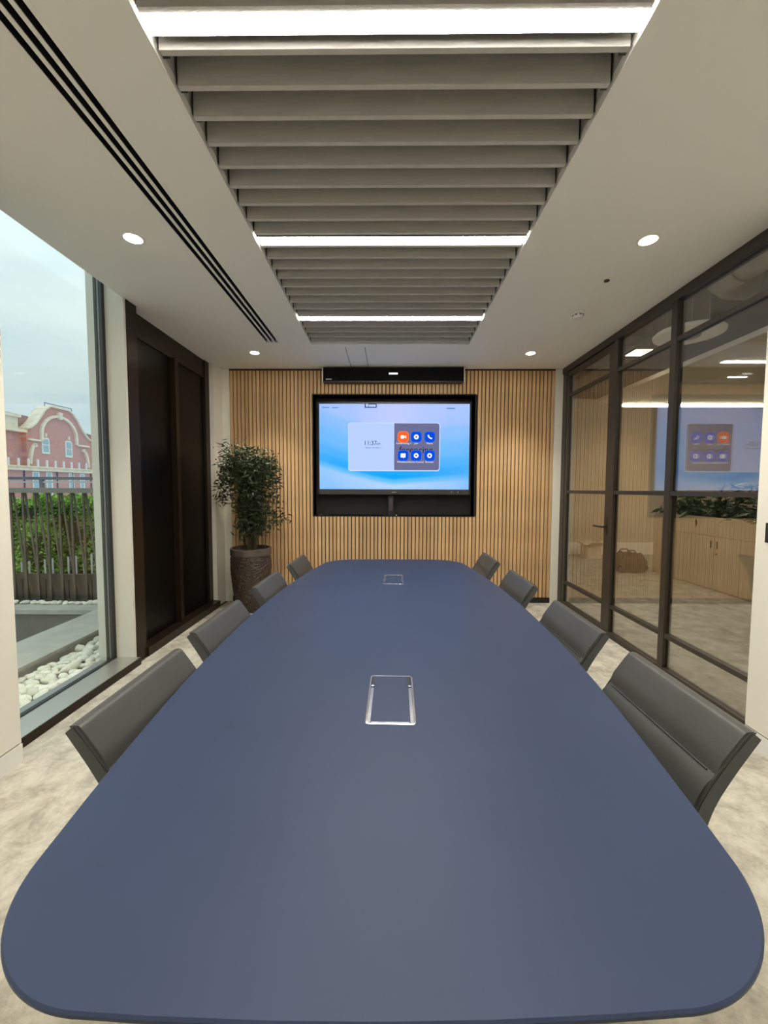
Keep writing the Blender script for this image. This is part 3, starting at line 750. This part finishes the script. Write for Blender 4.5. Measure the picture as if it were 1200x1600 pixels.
for x0, x1, y, w_, lab in ((3.44, 4.75, 4.20, .035, 'bright short light strip on the beige office ceiling'), (3.97, 4.17, 4.76, .012, 'tiny slim light slot on the beige office ceiling')):
    q = tag(empty('recessed_light', ((x0+x1)/2, y, 2.75)), lab, 'light')
    MB().box(-(x1-x0)/2 - .008, (x1-x0)/2 + .008, -w_ - .008, w_ + .008, -.003, 0).build('frame', M_WHITEP, q); MB().box(-(x1-x0)/2, (x1-x0)/2, -w_, w_, -.006, -.003).build('diffuser', M_OFFLIGHT, q)
dl = tag(empty('disc_pendant', (2.97, 4.06, 2.95)), 'white round disc pendant hanging under the dark office soffit', 'pendant light')
MB().lathe([(.27, 0), (.295, .008), (.30, .03), (.28, .05), (.05, .055)], 48).build('disc', mat('disc_white', (.62, .62, .54), .5, emit=((1, .95, .8), .12)), dl, True)
MB().lathe([(.10, -.010), (.105, 0)], 28).build('centre_cap', M_GREYMETAL, dl, True)
for k in range(3):
    a = 2*PI*k/3; MB().tube([(.2*math.cos(a), .2*math.sin(a), .05), (.2*math.cos(a), .2*math.sin(a), .45)], .003, 5).build('hanger', M_GREYMETAL, dl)
pl_ = tag(empty('panel_light', (2.91, 4.70, 3.0)), 'small glowing panel light under the dark office soffit', 'light')
MB().box(-.13, .13, -.11, .11, .008, .05).bevel(.004, 1).build('housing', M_GREYMETAL, pl_); MB().box(-.12, .12, -.10, .10, 0, .008).build('diffuser', emis('panel_glow', (1, .92, .75), 9.0), pl_)
for s in (-1, 1): MB().tube([(.1*s, 0, .05), (.1*s, 0, .40)], .003, 5).build('hanger', M_GREYMETAL, pl_)
du = tag(empty('air_duct', (2.75, 3.0, 3.18)), 'silver round air duct under the dark office soffit', 'duct')
MB().tube([(0, -1.6, 0), (0, -.4, 0), (0, .25, 0), (.06, .45, .02), (.2, .55, .03), (.36, .56, .03)], .13, 20).build('duct_pipe', mat('galvanised', (.42, .42, .40), .35, metal=.7, noise=(12, .15, S1)), du, True)
for yy in (-1.0, -.2, .2): MB().tube([(.136*math.cos(2*PI*k/24), yy, .136*math.sin(2*PI*k/24)) for k in range(24)], .008, 6, True).build('duct_collar', M_GREYMETAL, du, True)
for yy in (-.8, .1): MB().tube([(0, yy, .12), (0, yy, .22)], .004, 5).build('hanger', M_GREYMETAL, du)
ct = tag(empty('cable_tray', (2.62, 5.6, 3.02)), 'dark cable tray hanging under the office soffit', 'cable tray')
for s in (-.12, .12): B(s - .008, s + .008, -1.4, 2.6, 0, .06).build('side_rail', M_CHAR, ct)
for k in range(16): B(-.12, .12, -1.35 + k*.26, -1.33 + k*.26, 0, .012).build('rung', M_CHAR, ct)
for k in range(4): B(-.13, .13, -1.2 + k*1.1, -1.18 + k*1.1, .06, .38).build('hanger', M_CHAR, ct)

def cabinet(y0, y1, label):
    r_ = tag(empty('storage_cabinet', (4.65, (y0+y1)/2, 0)), label, 'cabinet', 'low cabinets beyond the glass')
    h_ = (y1 - y0) / 2
    MB().box(.02, .46, -h_ + .001, h_ - .001, 0, .774).build('body', M_CABINET, r_)
    for s in (-1, 1):
        a, b = sorted((s * .002, s * (h_ - .003)))
        dr = B(0, .018, a, b, .012, .768).bevel(.002, 1).build('door', M_CABINET, r_)
        a, b = sorted((s * .045, s * .062))
        B(-.008, 0, a, b, .60, .70).bevel(.002, 1).build('handle', M_BRONZE, dr)
    MB().lathe([(.011, 0), (.011, .012)], 14).move(Matrix.Translation((0, -.05, .52)) @ Matrix.Rotation(-PI/2, 4, 'Y')).build('lock', M_BLACK, r_)
cabinet(5.24, 6.10, 'pale oak cabinet with lock, middle of the row beyond the glass')
cabinet(6.10, 6.96, 'pale oak cabinet at the far end of the row, behind the dark bag')
cabinet(4.38, 5.24, 'pale oak cabinet at the near end of the row beyond the glass')
pt = tag(empty('planter_trough', (4.65, 5.67, .774)), 'long pale oak planter trough on top of the cabinets', 'planter')
MB().box(-.004, .016, -1.29, 1.29, 0, .266).build('front_panel', M_CABINET, pt); MB().box(.446, .464, -1.29, 1.29, 0, .266).build('rear_panel', M_CABINET, pt)
for s in (-1, 1): B(.016, .446, min(s*1.29, s*1.272), max(s*1.29, s*1.272), 0, .266).build('end_panel', M_CABINET, pt)
MB().box(.016, .446, -1.272, 1.272, 0, .23).build('soil', M_SOIL, pt)
rnd = random.Random(11)
M_OFFLEAF = mat('office_plant_leaf', (.03, .07, .025), .4, noise=(6, .4, S1))
for k, (y, hh, lab) in enumerate(((6.65, .30, 'low dark leafy plant at far end of the office planter'), (6.15, .40, 'dark leafy plant with fan leaves beside the partition bar'), (5.62, .55, 'tallest dark leafy plant in the middle of the office planter'), (5.12, .42, 'dark leafy plant at the near end of office planter, by the cream wall'), (4.62, .40, 'dark leafy plant in the office planter hidden mostly by the near wall'))):
    r_ = tag(empty('planter_plant', (4.86, y, 1.002)), lab, 'plant', 'plants in the office planter')
    sp_ = []
    for j in range(9):
        a = rnd.uniform(0, 2*PI); ex = .17*math.cos(a); ey = .24*math.sin(a); hz = hh * rnd.uniform(.35, 1)
        MB().tube([(0, 0, 0), (ex*.3, ey*.3, hz*.6), (ex, ey, hz)], .004, 5).build('stem', M_STEM, r_)
        for q in range(9): sp_.append((ex, ey, hz))
    for q in range(140): sp_.append((rnd.uniform(-.2, .16), rnd.uniform(-.27, .27), rnd.uniform(.03, hh*.45)))
    me = leaf_cloud(sp_, .17, .28, .2, rnd); me.materials.append(M_OFFLEAF); f_ = put('foliage', me, r_); f_['kind'] = 'stuff'

bx = tag(empty('open_box', (4.25, 8.3, 0), .15), 'small open cardboard box on the floor by far white skirting', 'box')
for s in (-1, 1):
    B(min(s*.155, s*.145), max(s*.155, s*.145), -.12, .12, .005, .27).build('side', M_CARDBOARD, bx)
    B(-.145, .145, min(s*.12, s*.11), max(s*.12, s*.11), .005, .27).build('side', M_CARDBOARD, bx)
    MB().box(0, .16, -.12, .12, 0, .006).move(Matrix.Translation((s*.155, 0, .27)) @ Matrix.Rotation(0 if s > 0 else PI, 4, 'Z') @ Matrix.Rotation(-.5, 4, 'Y')).build('flap', M_CARDBOARD, bx)
    MB().box(-.145, .145, 0, .12, 0, .006).move(Matrix.Translation((0, s*.12, .27)) @ Matrix.Rotation(0 if s > 0 else PI, 4, 'Z') @ Matrix.Rotation(.7, 4, 'X')).build('flap', M_CARDBOARD, bx)
B(-.145, .145, -.11, .11, 0, .006).build('bottom', M_CARDBOARD, bx)
bg_ = tag(empty('duffel_bag', (4.20, 6.95, 0), .1), 'dark brown wheeled bag on the floor before the cabinets', 'bag')
bm_ = MB(); bm_.box(-.20, .24, -.16, .16, .02, .33)
bmesh.ops.subdivide_edges(bm_.bm, edges=bm_.bm.edges[:], cuts=4, use_grid_fill=True)
rq = random.Random(5)
for v in bm_.bm.verts:
    v.co.x *= 1 - .25 * max(0, (v.co.z - .2) / .13); v.co += Vector((rq.uniform(-.014, .014), rq.uniform(-.014, .014), rq.uniform(-.012, .012) if v.co.z > .05 else 0))
bm_.bevel(.02, 2, .9).build('body', M_BAG, bg_, True)
for s in (-.09, .09): MB().tube([(-.12, s, .30), (-.06, s, .38), (.06, s, .38), (.12, s, .30)], .012, 8).build('carry_strap', M_BAG, bg_, True)
for s in (-1, 1): MB().lathe([(.06, -.02), (.065, 0), (.06, .02)], 20).move(Matrix.Translation((-.21, s*.14, .065)) @ Matrix.Rotation(PI/2, 4, 'X')).build('wheel', M_BLACK, bg_, True)

# ------------------------------------------------------------------ terrace outside the window
struct(B(-2.86, -2.30, -1.0, 6.0, -.5, -.07).build('terrace_bed', M_GRAVEL), 'gravel bed between the window and the stone coping', 'ground')
struct(B(-3.36, -2.86, -1.0, 4.50, -.9, .03).bevel(.006, 1).build('terrace_coping', M_COPING), 'flat grey stone coping beside the pebble bed', 'coping')
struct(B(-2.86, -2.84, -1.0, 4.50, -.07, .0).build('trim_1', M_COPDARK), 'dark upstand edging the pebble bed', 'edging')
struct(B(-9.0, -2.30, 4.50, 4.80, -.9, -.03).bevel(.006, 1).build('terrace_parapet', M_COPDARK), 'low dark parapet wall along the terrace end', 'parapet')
struct(B(-9.0, -2.30, 4.47, 4.72, -.03, .02).bevel(.005, 1).build('parapet_coping', M_COPING), 'long grey coping strip on the low terrace parapet', 'coping')
struct(B(-9.0, -2.30, 4.72, 6.6, -.9, -.06).build('roof_bed', M_GRAVEL), 'gravel strip under the planter fence', 'ground')
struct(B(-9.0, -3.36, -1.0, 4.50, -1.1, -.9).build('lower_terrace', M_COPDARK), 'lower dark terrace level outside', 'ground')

rq = random.Random(21); variants = []
for k in range(6):
    b_ = bmesh.new(); bmesh.ops.create_icosphere(b_, subdivisions=2, radius=1.0)
    ph = [rq.uniform(0, 6) for _ in range(4)]
    for v in b_.verts:
        f_ = 1 + .10*math.sin(2.1*v.co.x + ph[0]) + .09*math.sin(2.4*v.co.y + ph[1]) + .06*math.sin(3*v.co.z + ph[2]); v.co *= f_
    me = bpy.data.meshes.new('pebble'); b_.to_mesh(me); b_.free(); me.materials.append(M_PEBBLE)
    me.polygons.foreach_set('use_smooth', [True]*len(me.polygons)); variants.append(me)
def pebble(x, y, z, s, label, group):
    o = put('pebble', rq.choice(variants), None, (x, y, z), (rq.gauss(0, .22), rq.gauss(0, .22), rq.uniform(0, 6.28)), (s * rq.uniform(.95, 1.3), s * rq.uniform(.72, .95), s * rq.uniform(.48, .66)))
    tag(o, label, 'pebble', group)
LP1, GP1 = 'pale rounded pebble in the bed outside the window', 'pebbles in the window bed'
placed = []
tries = 0
while len(placed) < 215 and tries < 20000:
    tries += 1
    x, y = rq.uniform(-2.82, -2.33), rq.uniform(2.25, 4.46); s = rq.uniform(.034, .056)
    if all((x-a)**2 + (y-b)**2 > (.80*(s+c_))**2 for a, b, c_ in placed):
        placed.append((x, y, s)); pebble(x, y, -.07 + s*.42, s, LP1, GP1)
n0 = 0
low_ = list(placed)
for _ in range(9000):
    if n0 >= 70: break
    x, y = rq.uniform(-2.80, -2.35), rq.uniform(2.3, 4.4); s = rq.uniform(.032, .046)
    d_ = min(((x-a)**2 + (y-b)**2) ** .5 / (s + c_) for a, b, c_ in low_)
    if d_ > .56 and all((x-a)**2 + (y-b)**2 > (.9*(s+c_))**2 for a, b, c_ in placed[215:]):
        placed.append((x, y, s)); n0 += 1; pebble(x, y, -.07 + s*1.05, s, LP1, GP1)
xq = -5.05
while xq < -3.35:
    s = rq.uniform(.03, .048); pebble(xq, 4.71 + rq.uniform(-.015, .015), .02 + s*.45, s, 'white pebble in the row along the far planter foot', 'pebbles along the planter'); xq += s * rq.uniform(1.5, 2.1)

FY = 4.93
fe = tag(empty('terrace_fence', (-4.2, FY, -.04)), 'weathered steel fence of slanted bars with double handrail', 'fence')
MB().box(-1.4, 1.9, -.03, .03, 1.405, 1.468).bevel(.004, 1).build('lower_rail', mat('pale_oxidised_rail', (.30, .265, .225), .5, metal=.3), fe)
MB().box(-1.4, 1.9, -.022, .022, 1.570, 1.605).bevel(.004, 1).build('handrail', M_RAIL, fe)
MB().box(-1.4, 1.9, -.012, .012, 1.532, 1.55).build('handrail_lip', mat('pale_rail', (.55, .52, .48), .5, metal=.2), fe)
for px_ in (-.75, -.13, .55, 1.2): B(px_ - .02, px_ + .02, -.018, .018, 1.468, 1.57).build('post', M_RAIL, fe)
sp_ = .1535; b_up = MB().box(-.0125, .0125, -.007, .007, 0, 1.405).mesh('bar', M_RAIL)
sl_ = MB().prism([(-.011, 1.405), (.011, 1.405), (sp_ + .011, 0), (sp_ - .011, 0)], .012, 'y', .012).mesh('bar', M_RAIL)
for k in range(-4, 12):
    x = -4.735 + 4.2 + sp_ * k
    put('bar', b_up, fe, (x, 0, 0)); put('bar', sl_, fe, (x + .02, 0, 0))
pb = tag(empty('terrace_planter', (-4.2, 5.1, -.06)), 'long brown planter box behind the slanted fence bars', 'planter')
for k in range(11): B(-1.4 + k*.3 + .006, -1.1 + k*.3 - .006, -.10, -.08, .02, .34).bevel(.004, 1).build('panel', M_PLANTER, pb)
B(-1.4, 1.9, -.112, -.08, .32, .385).bevel(.004, 1).build('top_rail', M_PLANTER, pb); B(-1.4, 1.9, -.108, -.08, 0, .06).build('bottom_rail', M_PLANTER, pb)
B(-1.4, 1.9, -.08, .95, 0, .30).build('soil', M_SOIL, pb)
rq = random.Random(31)
def bush(name, c, rad, n, size, asp, m, label, flat=False):
    r_ = tag(empty(name, (c[0], c[1], .24)), label, 'hedge' if flat else 'shrub'); pts = []
    for _ in range(n):
        d_ = Vector((rq.gauss(0, 1), rq.gauss(0, 1), rq.gauss(0, 1))).normalized()
        if flat:
            q = Vector((rq.uniform(-1, 1), rq.choice((-1, 1, rq.uniform(-1, 1))), rq.uniform(0, 1))); face = rq.random()
            if face < .55: q.y = -1 + abs(rq.gauss(0, .12))
            else: q.z = 1 - abs(rq.gauss(0, .05))
            bump_ = .06 * (math.sin(q.x * 17) + math.sin(q.x * 7 + q.z * 9))
            p = (q.x * rad[0], q.y * rad[1] - bump_, q.z * rad[2] + bump_ * .7)
        else:
            r2 = rq.uniform(.7, 1.05); bump_ = 1 + .10 * math.sin(d_.x * 9 + d_.z * 7)
            p = (d_.x*rad[0]*r2*bump_, d_.y*rad[1]*r2, abs(d_.z)*rad[2]*r2*bump_)
        pts.append(p)
    me = leaf_cloud(pts, size, asp, 0, rq); me.materials.append(m); f_ = put('foliage', me, r_); f_['kind'] = 'stuff'
    MB().tube([(0, 0, 0), (.02, 0, rad[2]*.5), (0, .02, rad[2]*.8)], .02, 7).build('trunk', M_STEM, r_)
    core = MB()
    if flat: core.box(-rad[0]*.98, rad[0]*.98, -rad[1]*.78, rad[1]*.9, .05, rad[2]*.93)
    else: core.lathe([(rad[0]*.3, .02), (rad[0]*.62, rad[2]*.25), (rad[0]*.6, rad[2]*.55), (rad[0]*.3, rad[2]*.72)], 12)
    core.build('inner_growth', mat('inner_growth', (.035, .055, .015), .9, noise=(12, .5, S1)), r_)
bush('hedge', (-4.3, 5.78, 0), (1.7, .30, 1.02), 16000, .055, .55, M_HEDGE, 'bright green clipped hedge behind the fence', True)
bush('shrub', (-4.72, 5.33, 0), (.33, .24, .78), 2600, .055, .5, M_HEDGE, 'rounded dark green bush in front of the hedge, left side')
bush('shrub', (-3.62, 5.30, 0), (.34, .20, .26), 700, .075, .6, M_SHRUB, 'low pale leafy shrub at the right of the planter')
for k in range(11):  # row of short white upright boxes, each a little taller
    x = -4.78 + k * .101; y = 5.085 + .002*k
    o = B(-.010, .010, -.006, .006, 0, .22 + .012*k).bevel(.002, 1).build('white_upright', M_WHITEP, loc=(x, y, .24)); o.data.materials.clear(); o.data.materials.append(M_WHITEP)
    tag(o, 'short white upright in the row along the terrace planter', 'stake', 'white uprights in the planter')

# ------------------------------------------------------------------ red brick building across the street
K = 1.6
ANG = math.radians(86)
BO = Vector((-20.408 * K, 24.0 * K, CAM_Z))
bd = tag(empty('brick_building', BO, ANG), 'red brick building with curved stone gable and arch', 'building')
# local: x along the facade (away from us), y into the building, z up from eye level
def V_(v): return (v - 1.428) * K
def bpoly(name, pts, m, y0, y1, par=None): return MB().prism([(u * K, V_(v)) for u, v in pts], (y1 - y0), 'y', y0).build(name, m, par or bd)
bpoly('main_wall', [(-9, -6), (6, -6), (6, 4.55), (-9, 4.55)], M_BRICK, .4, 6)
bpoly('lower_wall', [(-9, -6), (3.6, -6), (3.6, 2.42), (-9, 2.42)], M_BRICK, -.3, .4)
gab = [(-1.55, 2.6), (2.9, 2.6), (2.9, 4.55), (2.55, 4.75), (2.2, 5.15), (1.85, 5.7), (1.5, 6.12), (1.22, 6.28), (-.05, 6.28), (-.35, 6.05), (-.7, 5.55), (-1.0, 5.12), (-1.3, 4.85), (-1.55, 4.75)]
bpoly('gable', gab, M_BRICK, -.05, .9)
cop = gab[2:]
for a, b in zip(cop, cop[1:]):
    d_ = Vector((b[0]-a[0], b[1]-a[1])).normalized(); nn = Vector((d_.y, -d_.x)) * .085
    bpoly('gable_coping', [a, b, (b[0]+nn.x, b[1]+nn.y), (a[0]+nn.x, a[1]+nn.y)], M_STONE, -.25, 1.0)
arc = [(.52 + 1.27*math.cos(a), 4.62 + 1.24*math.sin(a)) for a in [PI*k/24 for k in range(25)]]
arc = [(1.79, 4.2)] + arc + [(-.75, 4.2)]
inn = [(.52 + 1.13*math.cos(a), 4.62 + 1.09*math.sin(a)) for a in [PI*k/24 for k in range(25)]]
inn = [(1.65, 4.2)] + inn + [(-.61, 4.2)]
am = MB()
for i in range(len(arc) - 1):
    am.prism([(u*K, V_(v)) for u, v in (arc[i], arc[i+1], inn[i+1], inn[i])], .25, 'y', -.28)
am.build('arch_moulding', M_STONE, bd)
bpoly('keystone', [(.44, 5.62), (.62, 5.62), (.66, 6.05), (.40, 6.05)], M_STONE, -.38, 0)
for x0, x1 in ((-1.5, -.75), (1.79, 2.7)): bpoly('string_course', [(x0, 4.14), (x1, 4.14), (x1, 4.24), (x0, 4.24)], M_STONE, -.25, .2)
for (u0, u1, v0, v1) in ((-.67, -.18, 3.45, 4.41), (.91, 1.40, 3.36, 4.41)):
    wf = bpoly('window', [(u0, v0), (u1, v0), (u1, v1 - .1), (u1 - .1, v1), (u0 + .1, v1), (u0, v1 - .1)], M_WINFRAME, -.14, .1)
    bpoly('pane', [(u0 + .07, v0 + .12), (u1 - .07, v0 + .12), (u1 - .07, v0 + .5), (u0 + .07, v0 + .5)], M_PANE, -.16, -.12, wf)
    bpoly('pane', [(u0 + .07, v0 + .56), (u1 - .07, v0 + .56), (u1 - .07, v1 - .1), (u0 + .07, v1 - .1)], M_PANE, -.16, -.12, wf)
    bpoly('window_keystone', [((u0+u1)/2 - .05, 4.45), ((u0+u1)/2 + .05, 4.45), ((u0+u1)/2 + .06, 4.66), ((u0+u1)/2 - .06, 4.66)], M_STONE, -.22, 0)
for s, uc in ((1, -1.5), (-1, 2.62)):
    pts = [(uc + s*(.32 - .62*t_ + .28*t_*t_), 3.95 - 1.15*t_**1.4) for t_ in [k/10 for k in range(11)]]
    bpoly('scroll', pts + [(a + s*.13, b - .02) for a, b in pts[::-1]], M_STONE, -.28, .1)
    MB().lathe([(.11*K, 0), (.11*K, .35)], 16).move(Matrix.Translation((K*(uc + s*.36), -.28, V_(3.88))) @ Matrix.Rotation(-PI/2, 4, 'X')).build('scroll_boss', M_STONE, bd)
bpoly('cornice', [(-9, 2.40), (3.6, 2.40), (3.6, 2.60), (-9, 2.60)], M_STONE, -.55, .5)
bpoly('cornice_lip', [(-9, 2.60), (3.6, 2.60), (3.6, 2.66), (-9, 2.66)], M_STONE, -.70, .5)
bpoly('left_ledge', [(-9, 4.55), (-1.5, 4.55), (-1.5, 4.72), (-9, 4.72)], M_STONE, -.1, .8)
bpoly('stone_panel', [(-9, 4.72), (-1.85, 4.72), (-1.85, 5.35), (-9, 5.35)], M_STONE, .2, 1.0)
bpoly('upper_ledge', [(-9, 5.35), (-1.78, 5.35), (-1.78, 5.50), (-9, 5.50)], M_STONE, -.05, 1.1)
bpoly('roof', [(-9, 5.50), (6, 4.55), (6, 4.9), (-.3, 5.6), (-9, 5.9)], M_ROOF, 1.1, 6)
bpoly('roof_slope', [(-1.8, 4.72), (-1.0, 4.72), (-.5, 5.55), (-1.8, 5.62)], M_ROOF, .9, 1.1)
for k in range(14):
    u = -4.6 + .56 * k
    bpoly('balcony_post', [(u - .045, 2.66), (u + .045, 2.66), (u + .045, 3.06), (u - .045, 3.06)], M_WINFRAME, -.62, -.50)
for u0, u1 in ((-1.47, -1.05), (-.62, -.22), (.92, 1.30), (1.75, 2.1)):
    wf = bpoly('window', [(u0, .9), (u1, .9), (u1, 2.36), (u0, 2.36)], M_WINFRAME, -.36, -.25)
    bpoly('pane', [(u0 + .06, 1.0), (u1 - .09, 1.0), (u1 - .09, 2.3), (u0 + .06, 2.3)], M_PANE, -.38, -.34, wf)
for u in (-1.95, .1, 1.2, 2.62): MB().tube([(u*K, -.36, V_(-2)), (u*K, -.36, V_(2.6))], .05, 6).build('drain_pipe', M_CHAR, bd)
def roofrail(u0, u1, v0, v1, y):
    MB().tube([(u0*K, y, V_(v0)), (u0*K, y, V_(v1)), (u1*K, y, V_(v1)), (u1*K, y, V_(v0))], .035, 6).build('roof_railing', M_CHAR, bd)
roofrail(-.12, 1.75, 6.25, 6.52, .3); roofrail(-5.0, -2.06, 5.7, 6.24, 1.6); roofrail(1.9, 2.45, 4.9, 5.42, .8)
